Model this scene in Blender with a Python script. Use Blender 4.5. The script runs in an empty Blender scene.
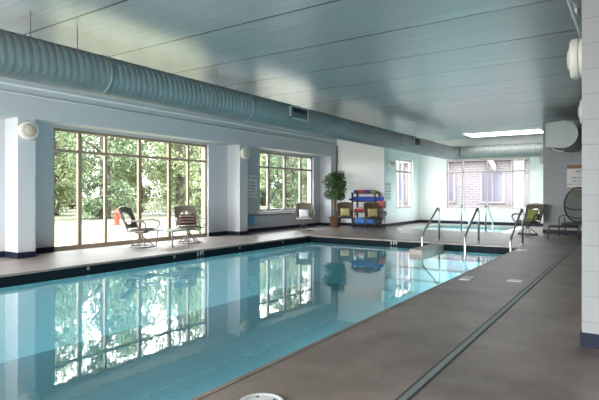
import bpy, bmesh, math, random
from mathutils import Vector, Matrix
random.seed(7)
SC = bpy.context.scene
COL = SC.collection
PI = math.pi

# ------------------------------------------------------------------ camera
cam_d = bpy.data.cameras.new('camera')
cam = bpy.data.objects.new('camera', cam_d); COL.objects.link(cam)
YAW = math.atan(335.5/501.0)
cam.location = (0, 0, 1.24)
cam.rotation_euler = (PI/2, 0, YAW)
cam_d.sensor_fit = 'HORIZONTAL'; cam_d.sensor_width = 36
cam_d.lens = 501.0/599.0*36
cam_d.shift_y = -6.0/599.0
cam_d.clip_start = 0.05; cam_d.clip_end = 400
SC.camera = cam

# ------------------------------------------------------------------ view, world, sun
SC.view_settings.view_transform = 'Standard'
SC.view_settings.look = 'None'
SC.view_settings.gamma = 1
SC.view_settings.use_curve_mapping = False
SC.view_settings.exposure = 2.92
cy = SC.cycles
cy.use_denoising = True
cy.max_bounces = 10; cy.diffuse_bounces = 6; cy.glossy_bounces = 5; cy.transparent_max_bounces = 24
cy.sample_clamp_indirect = 6.0
cy.caustics_reflective = False; cy.caustics_refractive = False

W = bpy.data.worlds.new('sky'); SC.world = W; W.use_nodes = True
nt = W.node_tree; nt.nodes.clear()
out = nt.nodes.new('ShaderNodeOutputWorld'); bg = nt.nodes.new('ShaderNodeBackground')
tc = nt.nodes.new('ShaderNodeTexCoord'); sx = nt.nodes.new('ShaderNodeSeparateXYZ')
rp = nt.nodes.new('ShaderNodeValToRGB')
nt.links.new(tc.outputs['Generated'], sx.inputs[0]); nt.links.new(sx.outputs['Z'], rp.inputs[0])
rp.color_ramp.elements[0].position = 0.0; rp.color_ramp.elements[0].color = (0.98, 0.98, 0.98, 1)
rp.color_ramp.elements[1].position = 0.8; rp.color_ramp.elements[1].color = (0.84, 0.92, 1.0, 1)
nt.links.new(rp.outputs[0], bg.inputs[0]); bg.inputs[1].default_value = 1.7
nt.links.new(bg.outputs[0], out.inputs[0])

sun_d = bpy.data.lights.new('sun', 'SUN'); sun_d.energy = 3.2; sun_d.angle = math.radians(3); sun_d.color = (1, .95, .86)
sun = bpy.data.objects.new('sun', sun_d); COL.objects.link(sun)
sun.rotation_euler = Vector((0.0, -0.80, -0.50)).to_track_quat('-Z', 'Y').to_euler()

def portal(loc, size, direction):
    d = bpy.data.lights.new('window_portal', 'AREA'); d.shape = 'RECTANGLE'; d.size, d.size_y = size
    d.cycles.is_portal = True
    o = bpy.data.objects.new('window_portal', d); COL.objects.link(o); o.location = loc
    o.rotation_euler = Vector(direction).to_track_quat('-Z', 'Z').to_euler()
portal((-10.5, 8.32, 1.35), (4.7, 2.7), (1, 0, 0))
portal((-10.5, 14.73, 1.66), (3.4, 2.1), (1, 0, 0))
portal((-7.95, 19.4, 1.66), (1.8, 2.1), (1, 0, 0))
portal((-5.0, 21.3, 1.66), (3.3, 2.1), (0, -1, 0))
portal((-10.5, 1.9, 1.35), (4.7, 2.7), (1, 0, 0))
portal((-5.1, -3.6, 1.55), (10.4, 2.9), (0, 1, 0))
def area(name, loc, size, direction, power, col):
    d = bpy.data.lights.new(name, 'AREA'); d.shape = 'RECTANGLE'; d.size, d.size_y = size; d.energy = power; d.color = col
    o = bpy.data.objects.new(name, d); COL.objects.link(o); o.location = loc
    o.rotation_euler = Vector(direction).to_track_quat('-Z', 'Z').to_euler()
# added fill lights: behind the unseen rear windows, and below the spa and pool water
area('added_rear_fill', (-6.6, -4.2, 1.9), (6.8, 2.9), (.02, 1, .12), 255, (1, .96, .93))
area('spa_fill_light', (-5.1, 17.1, -.4), (.5, .2), (0, 1, 0), 10, (.95, .98, .98))
for y in (0.5, 4.0, 7.5, 11.0):
    area('underwater_fill_light', (-2.28, y, -.65), (.5, .25), (-1, 0, -.35), 12, (.85, .97, 1))

# ------------------------------------------------------------------ material helpers
def mat(name, col, rough=.6, metal=0, spec=.5, var=0, scale=8, bump=0, bscale=40, vscale=(1, 1, 1), col2=None, coat=0):
    m = bpy.data.materials.new(name); m.use_nodes = True
    n = m.node_tree.nodes; l = m.node_tree.links; b = n['Principled BSDF']
    b.inputs['Base Color'].default_value = (*col, 1); b.inputs['Roughness'].default_value = rough
    b.inputs['Metallic'].default_value = metal; b.inputs['Specular IOR Level'].default_value = spec
    if coat: b.inputs['Coat Weight'].default_value = coat
    if var or bump or col2:
        t = n.new('ShaderNodeTexCoord'); mp = n.new('ShaderNodeMapping'); mp.inputs['Scale'].default_value = vscale
        l.new(t.outputs['Object'], mp.inputs[0])
    if var or col2:
        nz = n.new('ShaderNodeTexNoise'); nz.inputs['Scale'].default_value = scale; nz.inputs['Detail'].default_value = 5
        l.new(mp.outputs[0], nz.inputs[0])
        r = n.new('ShaderNodeValToRGB'); r.color_ramp.elements[0].position = .3; r.color_ramp.elements[1].position = .7
        c2 = col2 or tuple(min(1, c*(1+var)) for c in col); c1 = col if col2 else tuple(c*(1-var) for c in col)
        r.color_ramp.elements[0].color = (*c1, 1); r.color_ramp.elements[1].color = (*c2, 1)
        l.new(nz.outputs[0], r.inputs[0]); l.new(r.outputs[0], b.inputs['Base Color'])
    if bump:
        nb = n.new('ShaderNodeTexNoise'); nb.inputs['Scale'].default_value = bscale; nb.inputs['Detail'].default_value = 3
        l.new(mp.outputs[0], nb.inputs[0]); bp = n.new('ShaderNodeBump'); bp.inputs['Strength'].default_value = bump
        bp.inputs['Distance'].default_value = .01
        l.new(nb.outputs[0], bp.inputs['Height']); l.new(bp.outputs[0], b.inputs['Normal'])
    return m

def node_math(n, l, op, a, b=None, c=None):
    k = n.new('ShaderNodeMath'); k.operation = op
    for i, v in enumerate((a, b, c)):
        if v is None: continue
        if isinstance(v, (int, float)): k.inputs[i].default_value = v
        else: l.new(v, k.inputs[i])
    return k.outputs[0]

def block_mat(name, col, axis='X', mortar=.88):
    """painted concrete block: brick pattern on object coordinates"""
    m = mat(name, col, .55, spec=.35); n = m.node_tree.nodes; l = m.node_tree.links; b = n['Principled BSDF']
    t = n.new('ShaderNodeTexCoord'); s = n.new('ShaderNodeSeparateXYZ'); l.new(t.outputs['Object'], s.inputs[0])
    cb = n.new('ShaderNodeCombineXYZ'); l.new(s.outputs[axis], cb.inputs[0]); l.new(s.outputs['Z'], cb.inputs[1])
    br = n.new('ShaderNodeTexBrick'); l.new(cb.outputs[0], br.inputs[0])
    br.inputs['Scale'].default_value = 1; br.inputs['Brick Width'].default_value = .41; br.inputs['Row Height'].default_value = .205
    br.inputs['Mortar Size'].default_value = .004; br.inputs['Mortar Smooth'].default_value = .3
    br.inputs['Color1'].default_value = (*col, 1); br.inputs['Color2'].default_value = (*[c*.97 for c in col], 1)
    br.inputs['Mortar'].default_value = (*[c*mortar for c in col], 1)
    l.new(br.outputs['Color'], b.inputs['Base Color'])
    bp = n.new('ShaderNodeBump'); bp.inputs['Strength'].default_value = .5; bp.inputs['Distance'].default_value = .006; bp.invert = True
    l.new(br.outputs['Fac'], bp.inputs['Height']); l.new(bp.outputs[0], b.inputs['Normal'])
    return m

M = {}
M['wall_grey'] = mat('painted_wall_grey', (.52, .54, .57), .5, spec=.35, bump=.06, bscale=120)
M['wall_mint'] = mat('painted_wall_mint', (.80, .84, .83), .5, spec=.35, bump=.05, bscale=120)
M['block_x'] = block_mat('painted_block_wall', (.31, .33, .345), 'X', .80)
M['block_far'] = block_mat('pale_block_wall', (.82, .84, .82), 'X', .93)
M['block_y'] = block_mat('pale_block_side', (.80, .86, .86), 'Y', .93)
M['base'] = mat('navy_rubber_base', (.010, .014, .034), .5, spec=.25)
M['base_white'] = mat('white_paint', (.82, .84, .85), .45)
M['frame_tan'] = mat('tan_window_frame', (.30, .235, .165), .45)
M['frame_grey'] = mat('taupe_window_frame', (.42, .36, .33), .45)
M['steel'] = mat('polished_steel', (.62, .64, .66), .34, metal=1)
M['dark_metal'] = mat('bronze_aluminium', (.055, .045, .038), .4, metal=.4)
M['taupe_metal'] = mat('weathered_aluminium', (.17, .15, .13), .4, metal=.4)
M['black'] = mat('black_plastic', (.015, .016, .018), .5)
M['white_plastic'] = mat('white_plastic', (.62, .61, .57), .45)
M['lens'] = mat('frosted_lens', (.55, .47, .38), .35)
M['sling'] = mat('woven_sling_mesh', (.13, .11, .075), .7, var=.4, scale=90, bump=.3, bscale=200)
M['sling_brown'] = mat('brown_woven_back', (.085, .05, .03), .7, var=.4, scale=90, bump=.3, bscale=200)
M['cushion_dark'] = mat('dark_cushion', (.06, .035, .03), .85, bump=.2)
M['cushion_pale'] = mat('pale_cushion', (.52, .51, .53), .85, bump=.2)
M['pillow_yellow'] = mat('straw_yellow_cloth', (.46, .41, .20), .85, bump=.2)
M['pillow_green'] = mat('lime_cloth', (.22, .27, .065), .85, bump=.2)
M['blue_foam'] = mat('royal_blue_foam', (.02, .06, .42), .6)
M['blue_light'] = mat('bright_blue_foam', (.04, .16, .50), .6)
M['red_cloth'] = mat('red_towelling', (.42, .05, .06), .9, bump=.3)
M['pink_cloth'] = mat('pale_pink_towelling', (.60, .35, .33), .9, bump=.3)
M['navy_cloth'] = mat('navy_towelling', (.03, .07, .20), .9, bump=.3)
M['leaf'] = mat('ficus_leaf', (.018, .05, .014), .45, col2=(.05, .13, .03), scale=4)
M['trunk'] = mat('ficus_trunk', (.11, .07, .045), .8, bump=.4)
M['pot'] = mat('brown_wicker_pot', (.12, .055, .035), .7, bump=.5, bscale=60)
M['soil'] = mat('potting_soil', (.03, .02, .015), .95)
M['net_blue'] = mat('blue_net', (.10, .30, .55), .6)
M['paper'] = mat('sign_white', (.68, .67, .66), .6)
M['ink'] = mat('sign_ink', (.03, .03, .035), .6)
M['sign_red'] = mat('sign_red', (.20, .05, .025), .5)
M['box_red'] = mat('red_box_paint', (.42, .06, .045), .45)
M['conduit'] = mat('galvanised_conduit', (.62, .65, .66), .4, metal=.3)
M['hanger'] = mat('dull_hanger_rod', (.20, .21, .21), .5, metal=.3)
M['tile_dark'] = mat('dark_waterline_tile', (.005, .012, .016), .4, spec=.05)
M['tile_white'] = mat('white_marker_tile', (.75, .78, .78), .3)
M['grate'] = mat('trench_grating', (.22, .25, .24), .5)
M['grate_dark'] = mat('trench_slot', (.05, .07, .065), .6)
M['lid'] = mat('white_lid', (.66, .66, .68), .4)
M['plate_concrete'] = mat('pale_ledge_concrete', (.46, .47, .45), .6, var=.1)
M['table_glass'] = mat('frosted_table_top', (.36, .38, .36), .25, spec=.6)

# pool shell
M['pool'] = mat('pool_plaster', (.33, .68, .75), .6, var=.04, scale=1.2)
M['spa'] = mat('spa_plaster', (.45, .85, .88), .6)

def water_mat(name, tint, bump, ior=1.9):
    m = bpy.data.materials.new(name); m.use_nodes = True; n = m.node_tree.nodes; l = m.node_tree.links; n.clear()
    o = n.new('ShaderNodeOutputMaterial'); mx = n.new('ShaderNodeMixShader'); tr = n.new('ShaderNodeBsdfTransparent')
    gl = n.new('ShaderNodeBsdfGlossy'); fr = n.new('ShaderNodeFresnel'); fr.inputs[0].default_value = ior
    tr.inputs[0].default_value = (*tint, 1); gl.inputs['Roughness'].default_value = .015; gl.inputs[0].default_value = (1, 1, 1, 1)
    t = n.new('ShaderNodeTexCoord'); mp = n.new('ShaderNodeMapping'); mp.inputs['Scale'].default_value = (1.0, 1.0, 1)
    nz = n.new('ShaderNodeTexNoise'); nz.inputs['Scale'].default_value = 3.2; nz.inputs['Detail'].default_value = 2.5
    bp = n.new('ShaderNodeBump'); bp.inputs['Strength'].default_value = bump; bp.inputs['Distance'].default_value = .02
    l.new(t.outputs['Object'], mp.inputs[0]); l.new(mp.outputs[0], nz.inputs[0]); l.new(nz.outputs[0], bp.inputs['Height'])
    l.new(bp.outputs[0], gl.inputs['Normal']); l.new(bp.outputs[0], fr.inputs['Normal'])
    l.new(fr.outputs[0], mx.inputs[0]); l.new(tr.outputs[0], mx.inputs[1]); l.new(gl.outputs[0], mx.inputs[2]); l.new(mx.outputs[0], o.inputs[0])
    return m
M['water'] = water_mat('pool_water', (.70, .90, .93), .05)
M['spa_water'] = water_mat('spa_water', (.8, .97, .97), .15, 1.33)

def glass_mat():
    m = bpy.data.materials.new('window_glass'); m.use_nodes = True; n = m.node_tree.nodes; l = m.node_tree.links; n.clear()
    o = n.new('ShaderNodeOutputMaterial'); mx = n.new('ShaderNodeMixShader'); tr = n.new('ShaderNodeBsdfTransparent')
    gl = n.new('ShaderNodeBsdfGlossy'); fr = n.new('ShaderNodeFresnel'); fr.inputs[0].default_value = 1.2
    tr.inputs[0].default_value = (.97, .98, .97, 1); gl.inputs['Roughness'].default_value = 0
    l.new(fr.outputs[0], mx.inputs[0]); l.new(tr.outputs[0], mx.inputs[1]); l.new(gl.outputs[0], mx.inputs[2]); l.new(mx.outputs[0], o.inputs[0])
    return m
M['glass'] = glass_mat()

def deck_mat():
    m = mat('deck_concrete', (.33, .30, .285), .42, spec=.8); n = m.node_tree.nodes; l = m.node_tree.links; b = n['Principled BSDF']
    t = n.new('ShaderNodeTexCoord')
    n1 = n.new('ShaderNodeTexNoise'); n1.inputs['Scale'].default_value = 1.3; n1.inputs['Detail'].default_value = 8; n1.inputs['Roughness'].default_value = .68
    n2 = n.new('ShaderNodeTexNoise'); n2.inputs['Scale'].default_value = 60; n2.inputs['Detail'].default_value = 3
    l.new(t.outputs['Object'], n1.inputs[0]); l.new(t.outputs['Object'], n2.inputs[0])
    r = n.new('ShaderNodeValToRGB'); r.color_ramp.elements[0].position = .36; r.color_ramp.elements[1].position = .62
    r.color_ramp.elements[0].color = (.135, .096, .082, 1); r.color_ramp.elements[1].color = (.285, .228, .20, 1)
    l.new(n1.outputs[0], r.inputs[0])
    mx = n.new('ShaderNodeMixRGB'); mx.blend_type = 'MULTIPLY'; mx.inputs[0].default_value = .35
    l.new(r.outputs[0], mx.inputs[1])
    r2 = n.new('ShaderNodeValToRGB'); r2.color_ramp.elements[0].color = (.6, .6, .6, 1); r2.color_ramp.elements[1].color = (1, 1, 1, 1)
    r2.color_ramp.elements[0].position = .3; r2.color_ramp.elements[1].position = .6
    l.new(n2.outputs[0], r2.inputs[0]); l.new(r2.outputs[0], mx.inputs[2]); l.new(mx.outputs[0], b.inputs['Base Color'])
    rr = n.new('ShaderNodeMapRange'); rr.inputs[3].default_value = .28; rr.inputs[4].default_value = .52
    l.new(n1.outputs[0], rr.inputs[0]); l.new(rr.outputs[0], b.inputs['Roughness'])
    bp = n.new('ShaderNodeBump'); bp.inputs['Strength'].default_value = .25; bp.inputs['Distance'].default_value = .004
    l.new(n2.outputs[0], bp.inputs['Height']); l.new(bp.outputs[0], b.inputs['Normal'])
    return m
M['deck'] = deck_mat()

def ceiling_mat():
    m = mat('satin_ceiling_panels', (.40, .44, .46), .27, spec=.8, metal=.35); n = m.node_tree.nodes; l = m.node_tree.links; b = n['Principled BSDF']
    t = n.new('ShaderNodeTexCoord'); s = n.new('ShaderNodeSeparateXYZ'); l.new(t.outputs['Object'], s.inputs[0])
    # seams every 1.43 m across the room
    k = node_math(n, l, 'ADD', s.outputs['Y'], 20*1.38 - 3.75 + .69)
    k = node_math(n, l, 'MODULO', k, 1.38)
    k = node_math(n, l, 'SUBTRACT', k, .69); k = node_math(n, l, 'ABSOLUTE', k)
    seam = node_math(n, l, 'LESS_THAN', k, .015)
    mp = n.new('ShaderNodeMapping'); mp.inputs['Scale'].default_value = (.35, 9, 1); l.new(t.outputs['Object'], mp.inputs[0])
    nz = n.new('ShaderNodeTexNoise'); nz.inputs['Scale'].default_value = 3; nz.inputs['Detail'].default_value = 6; nz.inputs['Roughness'].default_value = .7
    l.new(mp.outputs[0], nz.inputs[0])
    r = n.new('ShaderNodeValToRGB'); r.color_ramp.elements[0].position = .3; r.color_ramp.elements[1].position = .7
    r.color_ramp.elements[0].color = (.40, .42, .44, 1); r.color_ramp.elements[1].color = (.52, .54, .545, 1)
    l.new(nz.outputs[0], r.inputs[0])
    mx = n.new('ShaderNodeMixRGB'); mx.inputs[2].default_value = (.07, .075, .08, 1)
    l.new(seam, mx.inputs[0]); l.new(r.outputs[0], mx.inputs[1]); l.new(mx.outputs[0], b.inputs['Base Color'])
    bp = n.new('ShaderNodeBump'); bp.inputs['Strength'].default_value = .22; bp.inputs['Distance'].default_value = .01
    l.new(nz.outputs[0], bp.inputs['Height']); l.new(bp.outputs[0], b.inputs['Normal'])
    return m
M['ceiling'] = ceiling_mat()
M['duct'] = mat('painted_spiral_duct', (.18, .20, .20), .42, metal=.15, spec=.5, var=.05, scale=3)
M['duct_end'] = mat('painted_duct_cap', (.36, .42, .41), .45, metal=.1)
# outdoors
M['lawn'] = mat('mown_lawn', (.085, .09, .045), .9, col2=(.13, .13, .08), scale=.35)
M['drive'] = mat('pale_paving', (.20, .195, .19), .8)
M['tree_a'] = mat('tree_leaf_mid', (.05, .085, .04), .6, col2=(.16, .215, .10), scale=.8)
M['tree_b'] = mat('tree_leaf_light', (.11, .15, .06), .6, col2=(.27, .31, .15), scale=.8)
M['tree_c'] = mat('tree_leaf_dark', (.03, .06, .035), .6, col2=(.10, .145, .085), scale=.8)
M['bark'] = mat('tree_bark', (.07, .055, .045), .9, bump=.5, bscale=20)
M['hydrant'] = mat('hydrant_red', (.25, .04, .02), .4)
M['stone'] = mat('outside_stucco', (.18, .16, .17), .8, var=.08)
M['facade_glass'] = mat('facade_window', (.055, .05, .085), .2)
M['facade_trim'] = mat('facade_trim', (.17, .155, .16), .7)

def brick_mat():
    m = mat('outside_stone_veneer', (.3, .26, .27), .85); n = m.node_tree.nodes; l = m.node_tree.links; b = n['Principled BSDF']
    t = n.new('ShaderNodeTexCoord'); s = n.new('ShaderNodeSeparateXYZ'); l.new(t.outputs['Object'], s.inputs[0])
    cb = n.new('ShaderNodeCombineXYZ'); l.new(s.outputs['X'], cb.inputs[0]); l.new(s.outputs['Z'], cb.inputs[1])
    br = n.new('ShaderNodeTexBrick'); l.new(cb.outputs[0], br.inputs[0])
    br.inputs['Scale'].default_value = 1; br.inputs['Brick Width'].default_value = .4; br.inputs['Row Height'].default_value = .13
    br.inputs['Mortar Size'].default_value = .02
    br.inputs['Color1'].default_value = (.14, .115, .125, 1); br.inputs['Color2'].default_value = (.105, .09, .11, 1); br.inputs['Mortar'].default_value = (.22, .20, .20, 1)
    l.new(br.outputs['Color'], b.inputs['Base Color'])
    return m
M['brick'] = brick_mat()

# ------------------------------------------------------------------ mesh helpers
class MB:
    def __init__(s): s.bm = bmesh.new()
    def box(s, x0, x1, y0, y1, z0, z1, bevel=0):
        b = bmesh.new(); bmesh.ops.create_cube(b, size=1)
        bmesh.ops.scale(b, vec=(abs(x1-x0), abs(y1-y0), abs(z1-z0)), verts=b.verts)
        bmesh.ops.translate(b, vec=((x0+x1)/2, (y0+y1)/2, (z0+z1)/2), verts=b.verts)
        if bevel: bmesh.ops.bevel(b, geom=b.edges[:], offset=bevel, segments=2, affect='EDGES', profile=.5)
        return s._add(b)
    def _add(s, b, mtx=None):
        me = bpy.data.meshes.new('t')
        if mtx is not None: b.transform(mtx)
        b.to_mesh(me); b.free(); s.bm.from_mesh(me); bpy.data.meshes.remove(me); return s
    def rbox(s, cx, cy_, cz, w, d, h, rot=(0, 0, 0), bevel=.01, seg=2):
        b = bmesh.new(); bmesh.ops.create_cube(b, size=1); bmesh.ops.scale(b, vec=(w, d, h), verts=b.verts)
        if bevel: bmesh.ops.bevel(b, geom=b.edges[:], offset=bevel, segments=seg, affect='EDGES', profile=.5)
        from mathutils import Euler
        return s._add(b, Matrix.Translation((cx, cy_, cz)) @ Euler(rot).to_matrix().to_4x4())
    def rod(s, p, q, r, r2=None, n=12, caps=True):
        p, q = Vector(p), Vector(q); d = q-p; L = d.length
        if L < 1e-6: return s
        b = bmesh.new(); bmesh.ops.create_cone(b, cap_ends=caps, segments=n, radius1=r, radius2=r if r2 is None else r2, depth=L)
        return s._add(b, Matrix.Translation((p+q)/2) @ d.to_track_quat('Z', 'Y').to_matrix().to_4x4())
    def tube(s, pts, r, n=10, closed=False):
        pts = [Vector(p) for p in pts]; N = len(pts); rings = []; up = Vector((0, 0, 1)); prev = None
        for i, p in enumerate(pts):
            if closed: t = pts[(i+1) % N]-pts[i-1]
            else: t = pts[min(i+1, N-1)]-pts[max(i-1, 0)]
            t.normalize()
            if prev is None:
                a = up if abs(t.dot(up)) < .95 else Vector((1, 0, 0)); u = t.cross(a).normalized()
            else:
                u = (prev - t*prev.dot(t))
                u = u.normalized() if u.length > 1e-5 else t.orthogonal().normalized()
            prev = u; v = t.cross(u)
            rr = r[i] if isinstance(r, (list, tuple)) else r
            rings.append([s.bm.verts.new(p+u*math.cos(2*PI*k/n)*rr+v*math.sin(2*PI*k/n)*rr) for k in range(n)])
        R = N if closed else N-1
        for i in range(R):
            a, b = rings[i], rings[(i+1) % N]
            for k in range(n): s.bm.faces.new((a[k], a[(k+1) % n], b[(k+1) % n], b[k]))
        if not closed:
            s.bm.faces.new(rings[0][::-1]); s.bm.faces.new(rings[-1])
        return s
    def lathe(s, prof, c=(0, 0, 0), n=32, mtx=None, sy=1):
        b = bmesh.new(); rings = []
        for (r, z) in prof:
            rings.append([b.verts.new((r*math.cos(2*PI*k/n), sy*r*math.sin(2*PI*k/n), z)) for k in range(n)] if r > 1e-6 else [b.verts.new((0, 0, z))])
        for a, d in zip(rings, rings[1:]):
            if len(a) == 1 and len(d) == 1: continue
            for k in range(n):
                k2 = (k+1) % n
                if len(a) == 1: b.faces.new((a[0], d[k2], d[k]))
                elif len(d) == 1: b.faces.new((a[k], a[k2], d[0]))
                else: b.faces.new((a[k], a[k2], d[k2], d[k]))
        bmesh.ops.recalc_face_normals(b, faces=b.faces)
        return s._add(b, Matrix.Translation(c) @ (mtx if mtx is not None else Matrix()))
    def prism(s, poly, axis, a0, a1):
        """extrude a 2-D polygon along an axis; poly in the other two axes' order"""
        b = bmesh.new()
        def P(u, v, w):
            return {'X': (w, u, v), 'Y': (u, w, v), 'Z': (u, v, w)}[axis]
        A = [b.verts.new(P(u, v, a0)) for u, v in poly]; B = [b.verts.new(P(u, v, a1)) for u, v in poly]
        b.faces.new(A); b.faces.new(B[::-1])
        for i in range(len(poly)):
            j = (i+1) % len(poly); b.faces.new((A[i], B[i], B[j], A[j]))
        bmesh.ops.recalc_face_normals(b, faces=b.faces)
        return s._add(b)
    def quad(s, a, b, c, d):
        s.bm.faces.new([s.bm.verts.new(p) for p in (a, b, c, d)]); return s
    def build(s, name, m, parent=None, smooth=False, loc=None):
        me = bpy.data.meshes.new(name)
        if smooth:
            for f in s.bm.faces: f.smooth = True
            for e in s.bm.edges:
                if len(e.link_faces) == 2 and e.calc_face_angle(0) > .7: e.smooth = False
        s.bm.to_mesh(me); s.bm.free(); me.materials.append(m)
        o = bpy.data.objects.new(name, me); COL.objects.link(o)
        if parent: o.parent = parent
        if loc: o.location = loc
        return o

def tag(o, label, cat, group=None, kind=None):
    o['label'] = label; o['category'] = cat
    if group: o['group'] = group
    if kind: o['kind'] = kind
    return o
def empty(name, loc=(0, 0, 0), rz=0):
    o = bpy.data.objects.new(name, None); COL.objects.link(o); o.location = loc; o.rotation_euler = (0, 0, rz); o.empty_display_size = .1
    return o
def struct(o): o['kind'] = 'structure'; return o
def copy_tree(o, parent=None):
    c = o.copy(); COL.objects.link(c)
    if parent: c.parent = parent
    for ch in [k for k in list(bpy.data.objects) if k.parent == o]: copy_tree(ch, c)
    return c
def text_obj(name, body, size, loc, rot, m, parent=None, ext=.001, align='CENTER'):
    cu = bpy.data.curves.new(name, 'FONT'); cu.body = body; cu.size = size; cu.align_x = align; cu.align_y = 'CENTER'; cu.extrude = ext
    t = bpy.data.objects.new(name, cu); COL.objects.link(t); t.location = loc; t.rotation_euler = rot
    bpy.context.view_layer.update()
    me = bpy.data.meshes.new_from_object(t.evaluated_get(bpy.context.evaluated_depsgraph_get()))
    o = bpy.data.objects.new(name, me); COL.objects.link(o); o.matrix_world = t.matrix_world.copy()
    bpy.data.objects.remove(t); me.materials.clear(); me.materials.append(m)
    if parent:
        o.parent = parent; o.matrix_parent_inverse = Matrix.Identity(4)
        bpy.context.view_layer.update()
        o.matrix_basis = parent.matrix_world.inverted() @ Matrix.Translation(loc) @ __import__('mathutils').Euler(rot).to_matrix().to_4x4()
    return o

# ------------------------------------------------------------------ dimensions
XW = -10.33; XP = -9.84; ZC = 3.51
PX0, PX1, PY0, PY1 = -8.07, -2.20, -1.6, 12.62
WL = -.15                                    # water level
YB = 17.36; XR = -7.81; YF = 21.10; XN = -2.42; YN = 17.5

# ------------------------------------------------------------------ floor (deck) with pool and spa openings
def spa_in(x, y): return False
SPX0, SPX1, SPY0, SPY1 = -6.75, -3.55, 17.0, 20.4
b = MB()
zt, zb = 0, -.10
for (x0, x1, y0, y1) in [(-10.33, PX0, -3.5, 17.36), (PX0, PX1, -3.5, PY0), (PX1, 4.2, -3.5, 17.5), (PX0, PX1, PY1, 17.0),
                         (-7.81, SPX0, 17.0, 21.1), (SPX1, XN, 17.0, 21.1), (XN, PX1, 17.0, 17.5), (SPX0, SPX1, SPY1, 21.1), (PX0, -7.81, 17.0, 17.36)]:
    if (x0, y0) == (PX0, -3.5): y1 = PY0
    b.box(x0, x1, y0, y1, zb, zt)
struct(b.build('floor', M['deck']))

# pool basin
b = MB(); D = -1.35; T = .12
b.box(PX0-T, PX0, PY0-T, PY1+T, D-T, -.101)
b.box(PX1, PX1+T, PY0-T, PY1+T, D-T, -.101)
b.box(PX0, PX1, PY0-T, PY0, D-T, -.101)
b.box(PX0, PX1, PY1, PY1+T, D-T, -.101)
b.box(PX0, PX1, PY0, PY1, D-T, D)
for i in range(4):                       # entry steps below the handrails
    b.box(-5.1, PX1, PY1-.36*(i+1), PY1-.36*i, D, -.38-.24*i)
pool = struct(b.build('pool_basin', M['pool']))
b = MB()
t = .012
b.box(PX0, PX0+t, PY0, PY1, -.20, -.035); b.box(PX1-t, PX1, PY0, PY1, -.20, -.035)
b.box(PX0+t, PX1-t, PY1-t, PY1, -.20, -.035); b.box(PX0+t, PX1-t, PY0, PY0+t, -.20, -.035)
b.build('waterline_tile', M['tile_dark'], pool)
b = MB()                                  # coping lip
b.box(PX0-.02, PX0+.03, PY0, PY1, -.035, .004, .006); b.box(PX1-.03, PX1+.02, PY0, PY1, -.035, .004, .006)
b.box(PX0, PX1, PY1-.03, PY1+.02, -.035, .004, .006)
b.build('coping', M['tile_dark'] if False else M['deck'], pool)
b = MB(); b.box(-4.33, -4.02, 11.0, PY1-.02, -.26, -.03, .01)
b.build('entry_ledge', M['deck'], pool)
b = MB(); b.quad((PX0+t, PY0+t, WL), (PX1-t, PY0+t, WL), (PX1-t, PY1-t, WL), (PX0+t, PY1-t, WL))
w = b.build('pool_water', M['water']); tag(w, 'still turquoise water filling the long swimming pool', 'water', kind='stuff')

# spa basin
b = MB(); D2 = -.9
b.box(SPX0-T, SPX0, SPY0-T, SPY1+T, D2-T, -.101); b.box(SPX1, SPX1+T, SPY0-T, SPY1+T, D2-T, -.101)
b.box(SPX0, SPX1, SPY0-T, SPY0, D2-T, -.101); b.box(SPX0, SPX1, SPY1, SPY1+T, D2-T, -.101)
b.box(SPX0, SPX1, SPY0, SPY1, D2-T, D2)
b.box(SPX0, SPX0+.4, SPY0, SPY1, D2, -.5); b.box(SPX1-.4, SPX1, SPY0, SPY1, D2, -.5); b.box(SPX0, SPX1, SPY1-.4, SPY1, D2, -.5)
spa = struct(b.build('spa_basin', M['spa']))
b = MB()
for a in [(SPX0-.05, SPX0+.02, SPY0-.05, SPY1+.05), (SPX1-.02, SPX1+.05, SPY0-.05, SPY1+.05), (SPX0, SPX1, SPY0-.05, SPY0+.02), (SPX0, SPX1, SPY1-.02, SPY1+.05)]:
    b.box(*a, -.03, .012, .005)
b.build('coping', M['plate_concrete'], spa)
b = MB(); b.quad((SPX0, SPY0, -.04), (SPX1, SPY0, -.04), (SPX1, SPY1, -.04), (SPX0, SPY1, -.04))
tag(b.build('spa_water', M['spa_water']), 'bright cyan water filling the square spa below the far window', 'water', kind='stuff')

# ------------------------------------------------------------------ walls
def wall_along_y(b, x0, x1, y0, y1, z0, z1, holes):
    cur = y0
    for (h0, h1, hz0, hz1) in holes:
        b.box(x0, x1, cur, h0, z0, z1)
        if hz0 > z0: b.box(x0, x1, h0, h1, z0, hz0)
        if hz1 < z1: b.box(x0, x1, h0, h1, hz1, z1)
        cur = h1
    b.box(x0, x1, cur, y1, z0, z1)
b = MB()
wall_along_y(b, XW-.28, XW, -3.5, YB+.2, -.1, ZC, [(-.45, 4.22, .0, 2.67), (5.98, 10.66, .0, 2.67), (13.07, 16.40, .66, 2.67)])
for (y0, y1) in [(-1.6, -1.25), (4.98, 5.32), (11.48, 11.84), (16.90, YB)]:
    b.box(XW, XP, y0, y1, 0, 2.72)
b.box(XW, XP, -3.5, YB, 2.72, ZC)
struct(b.build('wall_left', M['wall_grey']))
b = MB(); b.box(XP, XP+.03, -3.5, YB, 3.30, 3.34, .004)
struct(b.build('trim_1', M['base_white']))

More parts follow.
